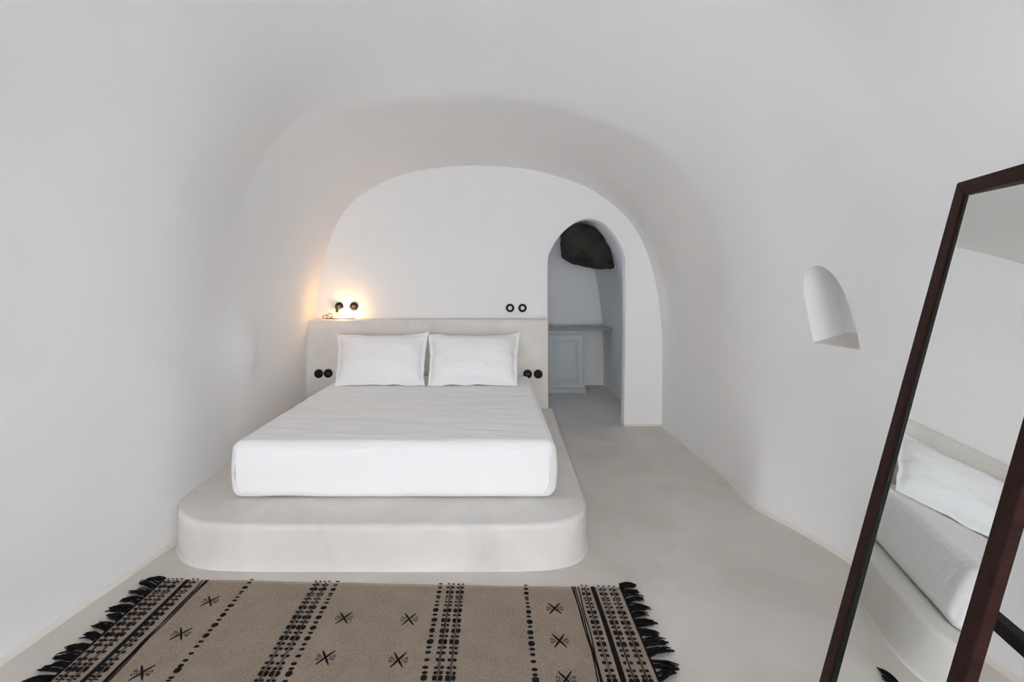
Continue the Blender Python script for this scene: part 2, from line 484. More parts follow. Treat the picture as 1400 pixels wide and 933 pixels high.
arch_pts = [(.537, 1.67), (.5576, 1.748), (.618, 1.854), (.679, 1.939), (.758, 2.012), (.844, 2.064), (.922, 2.085), (1.008, 2.078), (1.095, 2.040), (1.173, 1.964), (1.243, 1.869), (1.293, 1.774), (1.316, 1.690)]
arch = [tuple(p) for p in catmull(arch_pts, 5)]
DOOR = [(.537, -0.02)] + [(.537, z) for z in (.5, 1.0, 1.45)] + arch + [(1.318, z) for z in (1.45, 1.0)] + [(1.308, .5), (1.302, -0.02)]
tag(slab('wall_back', -2.2, 2.2, -0.02, 3.2, 4.804, 4.92, [DOOR], M['plaster'], lip=0.010), 'white plaster back wall with an arched doorway')
tag(slab('wall_front', -2.3, 2.3, -0.02, 3.4, FRONT_Y + 0.02, FRONT_Y - 0.3,
         [[(a, c if c > 0 else -0.02), (b, c if c > 0 else -0.02), (b, d), (a, d)] for (a, b, c, d) in OPENINGS], M['plaster']), 'unseen white plaster front wall, doorway and windows added to let daylight in')
tag(box('floor_terrace', -9, 9, -12, FRONT_Y - 0.301, -0.15, -0.04, M['terrace']), 'pale terrace floor outside the front door', kind='structure')

# inner room beyond the doorway
S_IN = [(-.65, 0), (-.65, .8), (-.60, 1.4), (-.42, 1.9), (0.0, 2.28), (.45, 2.40), (.80, 2.36), (1.08, 2.20), (1.27, 1.96), (1.40, 1.66), (1.48, 1.30), (1.53, .8), (1.545, .3), (1.545, 0)]
si = resample(catmull(S_IN, 8), 60)
V, F = [], []
ys_in = np.linspace(4.90, 6.78, 14)
hole = lambda x, y, z: 0.10 < x < 0.50 and 5.02 < y < 5.40 and z > 1.7  # unseen skylight, cut in to bring bluish daylight to the inner room
for y in ys_in:
    k = 1 + 0.035 * (6.78 - y) / 1.8
    for p in si: V.append(((p[0] - .45) * k + .45, y, p[1]))
for i in range(len(ys_in) - 1):
    for k in range(59):
        a = i * 60 + k; f = (a, a + 1, a + 61, a + 60)
        c = [sum(V[j][m] for j in f) / 4 for m in range(3)]
        if not hole(*c): F.append(f)
tag(mk('wall_inner_room', V, F, M['plaster'], smooth=True), 'vaulted plaster walls of the small room beyond the doorway', kind='structure')
tag(box('wall_inner_back', -1.0, 1.9, 6.77, 6.9, -0.02, 2.7, M['plaster']), 'plain plaster end wall behind the grey counter', kind='structure')

# cove where walls meet floor
def cove(name, side, ya, yb, label):
    V, F = [], []
    ys = np.arange(ya, yb, 0.04)
    for y in ys:
        b = np.interp(y, YT, T_R if side > 0 else T_L)
        x = F0(y, 1.0 if side > 0 else 0.0)[0]
        for (dx, z) in ((0.015, 0.024), (-0.002, 0.022), (-0.010, 0.012), (-0.016, 0.0)):
            V.append((x + side * dx, y, z))
    for i in range(len(ys) - 1):
        for k in range(3):
            a = i * 4 + k; F.append((a, a + 1, a + 5, a + 4))
    tag(mk(name, V, F, M['cove'], smooth=True), label, kind='structure')
cove('baseboard_right', 1, -1.6, 4.80, 'low cream plaster edge along the right wall')
cove('baseboard_left', -1, -1.6, 2.66, 'low cream plaster edge along the left wall')
tag(box('baseboard_back', 1.30, 1.72, 4.790, 4.806, 0, 0.020, M['cove'], r=0.004), 'low cream plaster edge under the back wall', kind='structure')

# ------------------------------------------------------------------ bed: platform, headboard, mattress, pillows
def plinth(name, outline, z0, z1, r, mat, parent=None, seg=4):
    n = len(outline)
    V, F = [], []
    def ring(e, z):
        for i in range(n):
            a, b = outline[i - 1], outline[(i + 1) % n]
            tx, ty = b[0] - a[0], b[1] - a[1]; L = math.hypot(tx, ty) or 1
            V.append((outline[i][0] - ty / L * e, outline[i][1] + tx / L * e, z))
    rows = [(0, z0), (0, z0 + (z1 - z0) * .5)]
    for k in range(seg + 1):
        a = math.pi / 2 * k / seg
        rows.append((r * (1 - math.cos(a)), z1 - r + r * math.sin(a)))
    for e, z in rows: ring(e, z)
    for j in range(len(rows) - 1):
        for k in range(n):
            k2 = (k + 1) % n
            F.append((j * n + k, j * n + k2, (j + 1) * n + k2, (j + 1) * n + k))
    F.append(tuple((len(rows) - 1) * n + k for k in range(n)))
    F.append(tuple(reversed(range(n))))
    o = mk(name, V, F, mat, parent)
    return auto_smooth(o, 40)

PZ = 0.225
pl = []
pl += [tuple(p) for p in catmull([(-1.735, 2.62), (-1.66, 2.515), (-1.55, 2.43), (-1.40, 2.385), (-1.1, 2.372), (-0.6, 2.372), (-.1, 2.372), (.16, 2.376), (.30, 2.392), (.405, 2.435), (.475, 2.52), (.507, 2.65), (.515, 2.85)], 6)]
pl += [(.525, 3.3), (.545, 4.0), (.562, 4.643)]
pl += [(-float(np.interp(y, YT, T_L)) - .02, y) for y in (4.643, 4.2, 3.8, 3.5, 3.2, 3.0, 2.85, 2.72)]
pf = tag(plinth('bed_platform', pl, -0.005, PZ, 0.028, M['cement_pale'], seg=5), 'low built-in cement bed platform with rounded front corners', 'platform')
# thin hand-made fillet where the platform meets the floor
V, F = [], []
fr = pl[:-8]
for (x, y) in fr:
    i = fr.index((x, y)); a, b = fr[max(i - 1, 0)], fr[min(i + 1, len(fr) - 1)]
    tx, ty = b[0] - a[0], b[1] - a[1]; L = math.hypot(tx, ty)
    nx, ny = ty / L, -tx / L
    for (e, z) in ((-0.004, 0.016), (0.003, 0.012), (0.009, 0.0)): V.append((x + nx * e, y + ny * e, z))
for i in range(len(fr) - 1):
    for k in range(2):
        a = i * 3 + k; F.append((a, a + 1, a + 4, a + 3))
mk('floor_fillet', V, F, M['cement_pale'], pf, smooth=True)

# headboard: low cement wall, its top is a ledge
HB_Y, HB_Z = 4.645, 1.086
bm = box_geo(-1.845, .526, HB_Y, 4.805, -0.005, HB_Z, 0)
bmesh.ops.bevel(bm, geom=[e for e in bm.edges if (all(v.co.y < 4.7 and v.co.z > 1 for v in e.verts)) or all(v.co.x > .5 and v.co.z > 1 for v in e.verts) or all(v.co.x > .5 and v.co.y < 4.7 for v in e.verts)],
                offset=0.022, segments=4, affect='EDGES', profile=0.5)
hb = from_bm('headboard', bm, M['cement_pale'])
auto_smooth(hb, 50)
tag(hb, 'built-in cement headboard wall with ledge behind the pillows', 'headboard')
def rounded_box(x0, x1, y0, y1, z0, z1, r, rz, n=26):
    """box of cloth with soft edges; r plan radius, rz edge radius at top and bottom"""
    def lin(a, b, e, k):
        inner = np.linspace(a + e, b - e, k)
        t = np.linspace(0, 1, 9)[:-1]
        return np.r_[a + e * t, inner, b - e * t[::-1]]
    X, Yy, Z = lin(x0, x1, r, n), lin(y0, y1, r, n), lin(z0, z1, rz, 8)
    V, F = [], []
    def grid(A, B, fn):
        b = len(V)
        for u in A:
            for v in B: V.append(fn(u, v))
        for i in range(len(A) - 1):
            for j in range(len(B) - 1):
                a = b + i * len(B) + j; F.append((a, a + 1, a + len(B) + 1, a + len(B)))
    grid(X, Yy, lambda u, v: (u, v, z1)); grid(X, Yy, lambda u, v: (u, v, z0))
    grid(X, Z, lambda u, v: (u, y0, v)); grid(X, Z, lambda u, v: (u, y1, v))
    grid(Yy, Z, lambda u, v: (x0, u, v)); grid(Yy, Z, lambda u, v: (x1, u, v))
    bm = bmesh.new()
    bv = [bm.verts.new(v) for v in V]
    for f in F: bm.faces.new([bv[i] for i in f])
    bmesh.ops.remove_doubles(bm, verts=bm.verts, dist=1e-4)
    bmesh.ops.recalc_face_normals(bm, faces=bm.faces)
    for v in bm.verts:
        p = v.co
        q = Vector((min(max(p.x, x0 + r), x1 - r), min(max(p.y, y0 + r), y1 - r), min(max(p.z, z0 + rz), z1 - rz)))
        d = Vector(((p.x - q.x) / r, (p.y - q.y) / r, (p.z - q.z) / rz))
        L = d.length
        if L > 1e-6:
            m = max(abs(d.x), abs(d.y), abs(d.z)); d = d / L * m
            v.co = Vector((q.x + d.x * r, q.y + d.y * r, q.z + d.z * rz))
    return bm

MX0, MX1, MY0, MY1, MZ1 = -1.468, .340, 2.650, 4.625, .550
mat_root = empty('mattress', ((MX0 + MX1) / 2, (MY0 + MY1) / 2, PZ))
tag(mat_root, 'white mattress in a fitted cotton sheet on the cement platform', 'mattress')
bm = rounded_box(MX0, MX1, MY0, MY1, PZ + 0.002, MZ1, 0.055, 0.055, 40)
for v in bm.verts:
    p = v.co
    h = (p.z - PZ) / (MZ1 - PZ)
    side = max(0, 1 - min(p.x - MX0, MX1 - p.x, p.y - MY0, MY1 - p.y) / 0.06)
    bulge = 0.016 * math.sin(math.pi * min(max(h, 0), 1)) * side
    c = Vector((-0.56, 3.64, p.z)); d = (p - c)
    if min(p.x - MX0, MX1 - p.x) < min(p.y - MY0, MY1 - p.y): p.x += math.copysign(bulge, d.x)
    else: p.y += math.copysign(bulge, d.y)
    if h > 0.9:
        p.z += 0.006 * noise.noise(Vector((p.x * 2, p.y * 2, 1))) + 0.005 * noise.noise(Vector((p.x * 2 + .6 * p.y, p.y * 11, 4)))
    if h < 0.12 and side > 0: p.z += max(0, 0.010 * noise.noise(Vector((p.x * 3, p.y * 3, 9))))
for v in bm.verts: v.co -= mat_root.location
from_bm('fitted_sheet', bm, M['sheet'], mat_root, smooth=True)
# tucked corner folds of the sheet
def fold(path):
    V, F = tube_geo([Vector(p) - mat_root.location for p in path], 0.0035, 6)
    mk('corner_fold', V, F, M['sheet'], mat_root, smooth=True)
fold([(MX0 + .040, MY0 - .0020, .500), (MX0 + .036, MY0 - .014, .42), (MX0 + .038, MY0 - .015, .33), (MX0 + .060, MY0 - .004, .262)])
fold([(MX1 - .040, MY0 - .0020, .500), (MX1 - .036, MY0 - .014, .42), (MX1 - .038, MY0 - .015, .33), (MX1 - .060, MY0 - .004, .262)])

def pillow(name, cx, W, H, label, seed, ear, roll=0.0, shear=0.0):
    root = empty(name, (cx, 4.275, .762))
    root.rotation_euler = (math.radians(50), roll, 0)
    tag(root, label, 'pillow', 'pillows against the headboard')
    nu, nv = 61, 45
    fl = 0.032
    V, F = [], []
    def pos(u, v, sgn):
        x, y = u * W / 2, v * H / 2
        ax, ay = W / 2 - fl, H / 2 - fl
        iu, iv = min(1, abs(x) / ax), min(1, abs(y) / ay)
        t = max(0.0, (1 - iu ** 3.2)) ** 0.55 * max(0.0, (1 - iv ** 2.8)) ** 0.55
        th = 0.115 * t
        # sides drawn in between the corners
        px = x * (1 - 0.045 * (1 - v * v) * iu) * (1 + 0.055 * v) + shear * v + 0.006 * noise.noise(Vector((v * 3 + seed, u, 3))); py = y * (1 - 0.05 * (1 - u * u) * iv)
        edge = max(iu, iv) ** 6
        wob = 0.016 * edge * noise.noise(Vector((u * 3.2 + seed, v * 3.2, 2.0)))
        wr = 0.016 * noise.noise(Vector((u * 2.2 + seed, v * 2.2, 5))) * t + 0.007 * t * noise.noise(Vector((u * 7 + v * 3 + seed, v * 5, 8)))
        # one corner stands up
        e = max(0, u * ear) ** 5 * max(0, v) ** 3
        py += 0.045 * e + 0.012 * noise.noise(Vector((u * 3.5 + seed, v, 1))) * edge
        z = sgn * (th * (0.95 if sgn > 0 else 0.75) + 0.0025) + wob + wr * (1 if sgn > 0 else .4)
        z -= 0.02 * edge * (1 if v > 0 else 0.2)
        return (px, py, z)
    us, vs_ = np.linspace(-1, 1, nu), np.linspace(-1, 1, nv)
    us = np.sign(us) * np.abs(us) ** 0.85; vs_ = np.sign(vs_) * np.abs(vs_) ** 0.85
    for sgn in (1, -1):
        b = len(V)
        for u in us:
            for v in vs_: V.append(pos(u, v, sgn))
        for i in range(nu - 1):
            for j in range(nv - 1):
                a = b + i * nv + j
                f = (a, a + nv, a + nv + 1, a + 1)
                F.append(f if sgn > 0 else f[::-1])
    n1 = nu * nv
    per = [i * nv for i in range(nu)] + [(nu - 1) * nv + j for j in range(1, nv)] + [i * nv + nv - 1 for i in range(nu - 2, -1, -1)] + [j for j in range(nv - 2, 0, -1)]
    for k in range(len(per)):
        a, b = per[k], per[(k + 1) % len(per)]
        F.append((b, a, a + n1, b + n1))
    mk('pillowcase', V, F, M['pillow'], root, smooth=True)
    # stitched line between the stuffed part and the flange
    for sgn in (1,):
        path = []
        ax, ay = (W / 2 - fl * .92) / (W / 2), (H / 2 - fl * .92) / (H / 2)
        for k in range(80):
            a = k / 80 * 4; sd = int(a); t = (a - sd) * 2 - 1
            u, v = [(t, -1), (1, t), (-t, 1), (-1, -t)][sd]
            q = pos(u * ax, v * ay, 1); path.append((q[0], q[1], q[2] + 0.0005))
        V, F = tube_geo(path + [path[0]], 0.0009, 5)
        mk('flange_seam', V, F, M['pillow'], root, smooth=True)
    return root
pillow('bed_pillow', -1.015, .815, .545, 'white flanged pillow on the bed side near the lit lamp', 1.3, 1, shear=-0.028)
pillow('bed_pillow', -0.188, .820, .545, 'white flanged pillow on the bed side near the doorway', 6.1, 1, roll=0.0)

# ------------------------------------------------------------------ round black sockets and switches
def socket(x, z, yw, label, group, kind):
    root = empty('wall_socket' if kind != 'switch' else 'wall_switch', (x, yw, z))
    tag(root, label, 'socket' if kind != 'switch' else 'switch', group)
    R = 0.043
    lathe('cover_ring', [(0, 0.0), (R, 0.0), (R, -0.010), (R * .96, -0.016), (R * .86, -0.019), (R * .50, -0.019), (R * .47, -0.012), (0, -0.012)], M['black'], root)
    if kind == 'white':
        lathe('insert', [(0, -0.0121), (R * .44, -0.0121), (R * .44, -0.0165), (R * .34, -0.0165), (R * .32, -0.0135), (0, -0.0135)], M['white_plastic'], root)
        for s in (-1, 1):
            lathe('contact_hole', [(0, -0.0136), (0.0042, -0.0136), (0.0042, -0.0150), (0, -0.0150)], M['black'], root, n=12, loc=(s * 0.008, 0, 0))
    elif kind == 'socket':
        lathe('insert', [(0, -0.0121), (R * .46, -0.0121), (R * .46, -0.0165), (R * .44, -0.0165), (R * .42, -0.0135), (0, -0.0135)], M['black'], root)
        for s in (-1, 1):
            lathe('contact_hole', [(0, -0.0136), (0.0035, -0.0136), (0.0035, -0.0146), (0, -0.0146)], M['steel'], root, n=12, loc=(s * 0.009, 0, 0))
    else:
        kn = lathe('rotary_knob', [(0, -0.0121), (R * .46, -0.0121), (R * .46, -0.022), (R * .42, -0.025), (0, -0.026)], M['black'], root)
        b = box('knob_grip', -0.004, 0.004, -0.034, -0.024, -0.017, 0.017, M['black'], kn, r=0.002)
        b.rotation_euler = (0, 0.5, 0)
    return root
WY = 4.804
socket(-1.558, 1.205, WY, 'round black socket on the wall with a plug, left of the lit lamp', 'sockets above the headboard', 'socket')
socket(-1.413, 1.205, WY, 'empty round black socket on the wall just right of the lit lamp', 'sockets above the headboard', 'socket')
socket(.157, 1.190, WY, 'round black wall socket with white centre, left of the pair nearest the doorway', 'sockets above the headboard', 'white')
socket(.282, 1.190, WY, 'round black wall socket with white centre, closest to the doorway edge', 'sockets above the headboard', 'white')
socket(-1.707, .559, HB_Y, 'round black switch on the headboard, next to the left wall', 'round fittings on the headboard', 'switch')
socket(-1.615, .562, HB_Y, 'round black socket on the headboard, beside the left pillow', 'round fittings on the headboard', 'socket')
socket(.322, .555, HB_Y, 'round black socket on the headboard, beside the right pillow', 'round fittings on the headboard', 'socket')
socket(.424, .555, HB_Y, 'round black switch on the headboard, at its doorway end', 'round fittings on the headboard', 'switch')

# ------------------------------------------------------------------ small lamp on the ledge
LX, LY = -1.468, 4.705
lamp = empty('table_lamp', (LX, LY, HB_Z))
tag(lamp, 'small lit lamp with white base on the headboard ledge', 'lamp')
box('lamp_base', -0.088, 0.088, -0.045, 0.045, 0.0, 0.020, M['white_plastic'], lamp, r=0.004)
em, en, el, eb = material('glowing_opal_glass')
eb.inputs['Base Color'].default_value = (1, .9, .75, 1)
eb.inputs['Emission Color'].default_value = (1.0, 0.55, 0.22, 1); eb.inputs['Emission Strength'].default_value = LAMP
lathe('collar', [(0, 0.0195), (0.040, 0.0195), (0.040, 0.028), (0.030, 0.030), (0, 0.030)], M['white_plastic'], lamp, axis='Z')
lathe('opal_shade', [(0.026, 0.029), (0.050, 0.036), (0.062, 0.056), (0.060, 0.078), (0.046, 0.096), (0.024, 0.105), (0, 0.107)], em, lamp, axis='Z', n=40)
# plug and loose cable
plug = empty('lamp_plug', (-1.545, 4.788, 1.172))
tag(plug, 'black plug hanging in the socket left of the lit lamp', 'plug')
lathe('plug_body', [(0, -0.012), (0.018, -0.012), (0.020, -0.045), (0.013, -0.056), (0, -0.057)], M['black_wire'], plug, n=20, loc=(-0.013, 0.0, 0.033))
box('adapter', -0.030, 0.004, -0.055, -0.020, -0.024, 0.030, M['black_wire'], plug, r=0.005)
cab = catmull([(-1.553, 4.750, 1.150), (-1.551, 4.745, 1.120), (-1.535, 4.735, 1.097), (-1.548, 4.725, 1.090), (-1.60, 4.720, 1.090), (-1.655, 4.715, 1.091), (-1.690, 4.720, 1.094), (-1.700, 4.725, 1.108),
               (-1.675, 4.722, 1.122), (-1.630, 4.716, 1.112), (-1.600, 4.712, 1.093), (-1.640, 4.705, 1.092), (-1.655, 4.708, 1.118), (-1.630, 4.714, 1.139), (-1.603, 4.710, 1.128), (-1.600, 4.704, 1.103),
               (-1.630, 4.700, 1.091), (-1.660, 4.702, 1.091), (-1.610, 4.690, 1.090), (-1.572, 4.692, 1.090), (-1.556, 4.700, 1.093)], 6)
V, F = tube_geo(cab, 0.0032, 8)
tag(mk('lamp_cable', V, F, M['black_wire'], smooth=True), 'thin dark cable lying in loops left of the lit lamp', 'cable')

# ------------------------------------------------------------------ inner room: counter, cabinet, rock
tag(box('counter_top', -0.55, 1.565, 6.235, 6.775, .828, .860, M['stone_top'], r=0.006), 'grey counter slab across the inner room beyond the doorway', 'countertop')
cb = empty('base_cabinet', (0.72, 6.27, 0))
tag(cb, 'pale grey panelled cabinet under the counter in the inner room', 'cabinet')
box('carcass', -0.48, .475, 0.02, 0.49, 0.0, .827, M['paint'], cb, r=0.003)
box('plinth_board', -0.485, .482, 0.0, 0.03, 0.0, .055, M['paint'], cb, r=0.004)
box('top_moulding', -0.485, .482, 0.0, 0.03, .775, .827, M['paint'], cb, r=0.008)
for s, x0, x1 in ((0, -0.465, -0.015), (1, -0.005, .440)):
    d = empty('door_leaf', (x0, 0.02, 0.07)); d.parent = cb
    w, h = x1 - x0, .69
    bm = bmesh.new()
    # framed leaf: outer frame, sunk moulding, raised field
    prof = [(0, 0.0), (0, -0.016), (.003, -0.019), (.058, -0.019), (.062, -0.010), (.070, -0.010), (.076, -0.016), (.082, -0.010), (.094, -0.010), (.110, -0.016)]
    rows = []
    for (e, yy) in prof:
        rows.append([bm.verts.new(p) for p in ((e, yy, e), (w - e, yy, e), (w - e, yy, h - e), (e, yy, h - e))])
    for a, b in zip(rows, rows[1:]):
        for k in range(4): bm.faces.new((a[k], a[(k + 1) % 4], b[(k + 1) % 4], b[k]))
    bm.faces.new(rows[-1])
    bmesh.ops.recalc_face_normals(bm, faces=bm.faces)
    o = from_bm('door_leaf', bm, M['paint']); COL.objects.unlink(o)
    bpy.data.objects.remove(d)
    COL.objects.link(o); o.parent = cb; o.location = (x0, 0.02, 0.07)
    hx = w + 0.002 if s else -0.002
    for hz in (.10, .56):
        lathe('hinge', [(0, 0), (0.004, 0), (0.004, 0.06), (0, 0.06)], M['steel'], o, axis='Z', n=10, loc=(hx, -0.016, hz))
    kx = 0.025 if s else w - 0.025
    lathe('door_knob', [(0, -0.018), (0.006, -0.018), (0.006, -0.030), (0.013, -0.036), (0.010, -0.044), (0, -0.045)], M['steel'], o, n=16, loc=(kx, 0, .40))

# dark rock left bare in the vault
RO = [(.845, 2.075), (.838, 1.93), (.850, 1.79), (.935, 1.715), (1.064, 1.662), (1.22, 1.635), (1.36, 1.620), (1.405, 1.635), (1.39, 1.735), (1.347, 1.875), (1.28, 1.99), (1.195, 2.09), (1.115, 2.14), (.955, 2.15)]
ro = [tuple(p) for p in catmull(RO + [RO[0]], 5)[:-1]]
cx, cz = 1.10, 1.88
V, F = [], []
RR = [(1.0, 6.05), (1.0, 5.72), (.985, 5.62), (.93, 5.565), (.82, 5.535), (.65, 5.515), (.45, 5.50), (.25, 5.49), (.08, 5.485)]
for (k, y) in RR:
    for (x, z) in ro:
        px, pz = cx + (x - cx) * k, cz + (z - cz) * k
        nz = noise.fractal(Vector((px * 5, y * 5, pz * 5)), 1.0, 2.0, 4)
        V.append((px + 0.012 * nz, y + 0.035 * nz + 0.10 * (pz - cz), pz + 0.012 * nz))
n = len(ro)
for j in range(len(RR) - 1):
    for k in range(n): F.append((j * n + k, j * n + (k + 1) % n, (j + 1) * n + (k + 1) % n, (j + 1) * n + k))
F.append(tuple((len(RR) - 1) * n + k for k in range(n)))
rk = mk('bare_rock', V, F, M['rock'], smooth=False)
sub = rk.modifiers.new('sub', 'SUBSURF'); sub.subdivision_type = 'SIMPLE'; sub.levels = 2; sub.render_levels = 2
tex = bpy.data.textures.new('rock_lumps', 'CLOUDS'); tex.noise_scale = 0.09; tex.noise_depth = 4
dm = rk.modifiers.new('lumps', 'DISPLACE'); dm.texture = tex; dm.strength = 0.035; dm.mid_level = 0.5; dm.texture_coords = 'LOCAL'
tag(rk, 'dark bare rock bulging from the vault above the inner room', 'rock')
# hand-smoothed plaster lip beside the rock
lip = catmull([(1.295, 5.60, 1.995), (1.36, 5.60, 1.88), (1.402, 5.60, 1.735), (1.420, 5.60, 1.625)], 5)
V, F = tube_geo(lip, 0.012, 8)
mk('plaster_lip', V, F, M['plaster'], rk, smooth=True)

# ------------------------------------------------------------------ leaning mirror on its stand
ma, mb_, = 0.2364, 0.2296
A = Vector((1.447, 1.494, 1.740))                       # far top corner of the frame
e1 = Vector((-math.sin(ma), -math.cos(ma), 0))          # along the rails, towards the room's front
e2 = Vector((math.cos(ma) * math.sin(mb_), -math.sin(ma) * math.sin(mb_), math.cos(mb_)))   # up the stiles
e3 = Vector((-math.cos(ma) * math.cos(mb_), math.sin(ma) * math.cos(mb_), math.sin(mb_)))   # out of the glass
MH, MW = A.z / e2.z, 0.503
mir = bpy.data.objects.new('standing_mirror', None); COL.objects.link(mir); mir.empty_display_size = 0.05
O = A - e2 * MH
mir.matrix_world = Matrix(((e1.x, e2.x, e3.x, O.x), (e1.y, e2.y, e3.y, O.y), (e1.z, e2.z, e3.z, O.z), (0, 0, 0, 1)))
tag(mir, 'tall mirror in a dark red wood frame leaning beside the right wall', 'mirror')
FW, FD = 0.046, 0.025
def member(name, pts, z0, z1, mat, r=0.0015):
    bm = bmesh.new()
    lo = [bm.verts.new((x, y, z0)) for x, y in pts]; hi = [bm.verts.new((x, y, z1)) for x, y in pts]
    n = len(pts)
    bm.faces.new(lo[::-1]); bm.faces.new(hi)
    for k in range(n): bm.faces.new((lo[k], lo[(k + 1) % n], hi[(k + 1) % n], hi[k]))
    bmesh.ops.recalc_face_normals(bm, faces=bm.faces)
    bmesh.ops.bevel(bm, geom=list(bm.edges), offset=r, segments=2, affect='EDGES')
    return auto_smooth(from_bm(name, bm, mat, mir), 50)
BT = 0.22                                              # bottom rail sits above the feet
member('stile', [(0, -0.0), (FW, -0.0), (FW, MH - FW), (0, MH)], -FD, 0, M['wood'])
member('stile', [(MW - FW, 0.0), (MW, 0.0), (MW, MH), (MW - FW, MH - FW)], -FD, 0, M['wood'])
o = member('rail', [(0, MH), (FW, MH - FW), (MW - FW, MH - FW), (MW, MH)], -FD, 0, M['wood'])
member('rail', [(FW - .002, 0.02), (MW - FW + .002, 0.02), (MW - FW + .002, 0.02 + FW), (FW - .002, 0.02 + FW)], -FD, 0, M['wood'])
# the glass sits a little askew in its rebate
GA, GB = ma - 0.032, mb_ - 0.003
ng = Vector((-math.cos(GA) * math.cos(GB), math.sin(GA) * math.cos(GB), math.sin(GB)))
nl = Vector((ng.dot(e1), ng.dot(e2), ng.dot(e3)))
gq = Vector((0, 0, 1)).rotation_difference(nl)
gw, gh = MW / 2 - FW + 0.010, (MH - FW - 0.07) / 2 + 0.012
for nm, z0, z1, mt in (('mirror_glass', -0.002, 0.002, 'mirror'), ('backing_board', -0.012, -0.0025, 'black_wood')):
    g = box(nm, -gw, gw, -gh, gh, z0, z1, M[mt], mir)
    g.location = (MW / 2, 0.07 + (MH - FW - 0.07) / 2, -0.0185); g.rotation_mode = 'QUATERNION'; g.rotation_quaternion = gq
box('rebate', FW - 0.001, FW + 0.003, 0.08, MH - FW, -0.020, -0.006, M['glass_edge_shadow'], mir)  # dark strip for the glass edge and the shadow along it
# rear prop legs with a black cross bar
for xx in (0.045, MW - 0.045):
    V = []; top = Vector((xx, 1.36, -FD - 0.006))
    wtop = O + e1 * top.x + e2 * top.y + e3 * top.z
    foot = O + e1 * xx + Vector((0.46, 0.11, 0)); foot.z = 0.0
    inv = mir.matrix_world.inverted()
    pa, pb = wtop, foot
    n1 = (pb - pa).normalized(); sd = e1 * 0.014; bk = n1.cross(e1).normalized() * 0.012
    for p in (pa, pb):
        for (i, j) in ((-1, -1), (1, -1), (1, 1), (-1, 1)):
            q = p + sd * i + bk * j
            if p is pb: q.z = 0.0
            V.append(tuple(inv @ q))
    mk('prop_leg', V, [(0, 1, 2, 3), (7, 6, 5, 4), (0, 4, 5, 1), (1, 5, 6, 2), (2, 6, 7, 3), (3, 7, 4, 0)], M['black_wood'], mir)
inv = mir.matrix_world.inverted()
bar_mid = Vector((1.078 * 1.33, 1.33, 1.42 - .727 * 1.33))
V = []
for t in (-0.55, 0.42):
    c = bar_mid + e1 * t
    side = Vector((-e1.y, e1.x, 0)) * 0.016
    for (i, j) in ((-1, -1), (1, -1), (1, 1), (-1, 1)): V.append(tuple(inv @ (c + side * i + Vector((0, 0, 0.021)) * j)))
mk('cross_bar', V, [(0, 1, 2, 3), (7, 6, 5, 4), (0, 4, 5, 1), (1, 5, 6, 2), (2, 6, 7, 3), (3, 7, 4, 0)], M['black_wood'], mir)

# ------------------------------------------------------------------ rug
RX0, RX1, RYF = -1.585, .588, 0.86
def rug_back(x): return float(np.interp(x, [-1.6, -1.3, -0.9, -.5, .0, .35, .6], [2.292, 2.290, 2.275, 2.262, 2.246, 2.240, 2.236]))
def rug_z(x, y): return 0.0045 + 0.0035 * max(0, noise.noise(Vector((x * 2.2, y * 2.2, 3)))) + 0.002 * max(0, noise.noise(Vector((x * 6, y * 6, 5))))
def rug_y(x, t): return rug_back(x) - t              # t: distance from the back hem
rug = empty('rug', ((RX0 + RX1) / 2, 1.55, 0))
tag(rug, 'taupe woven rug with black embroidery and fringes before the bed', 'rug')
RO_ = rug.location
V, F = [], []
nx, ny = 110, 60
RL = 1.40
for i in range(nx):
    x = RX0 + (RX1 - RX0) * i / (nx - 1)
    for j in range(ny):
        t = RL * j / (ny - 1)
        y = rug_y(x, t); V.append((x - RO_.x, y - RO_.y, rug_z(x, y)))
for i in range(nx - 1):
    for j in range(ny - 1):
        a = i * ny + j; F.append((a, a + 1, a + ny + 1, a + ny)[::-1])
nb_ = len(V)
for v in list(V): V.append((v[0], v[1], 0.0005))
edge = [i * ny for i in range(nx)] + [(nx - 1) * ny + j for j in range(1, ny)] + [i * ny + ny - 1 for i in range(nx - 2, -1, -1)] + [j for j in range(ny - 2, 0, -1)]
for k in range(len(edge)):
    a, b = edge[k], edge[(k + 1) % len(edge)]; F.append((a, b, b + nb_, a + nb_))
bm = bmesh.new()
bvs = [bm.verts.new(v) for v in V]
for f in F: bm.faces.new([bvs[i] for i in f])
bmesh.ops.delete(bm, geom=[v for v in bm.verts if not v.link_faces], context='VERTS')
from_bm('woven_field', bm, M['rug'], rug, smooth=True)

def stitch(Vv, Ff, cx, ct, hx, ht, n=8, lift=0.0024, jit=0.0, ang=0.0):
    """a raised yarn stitch (flat-topped oval) at rug coordinates"""
    b = len(Vv)
    x0, y0 = cx, rug_y(cx, ct)
    ca, sa = math.cos(ang), math.sin(ang)
    for (k, h) in ((1.0, 0.0003), (1.0, lift * .55), (.72, lift)):
        for i in range(n):
            a = 2 * math.pi * (i + .5) / n
            c, s = math.cos(a), math.sin(a)
            c = math.copysign(abs(c) ** .9, c); s = math.copysign(abs(s) ** .9, s)
            dx, dy = c * hx * k, s * ht * k
            x, y = x0 + dx * ca - dy * sa, y0 + dx * sa + dy * ca
            Vv.append((x - RO_.x, y - RO_.y, rug_z(x, y) + h))
    for r in range(2):
        for i in range(n):
            i2 = (i + 1) % n
            Ff.append((b + r * n + i, b + r * n + i2, b + (r + 1) * n + i2, b + (r + 1) * n + i))
    Ff.append(tuple(b + 2 * n + i for i in range(n)))

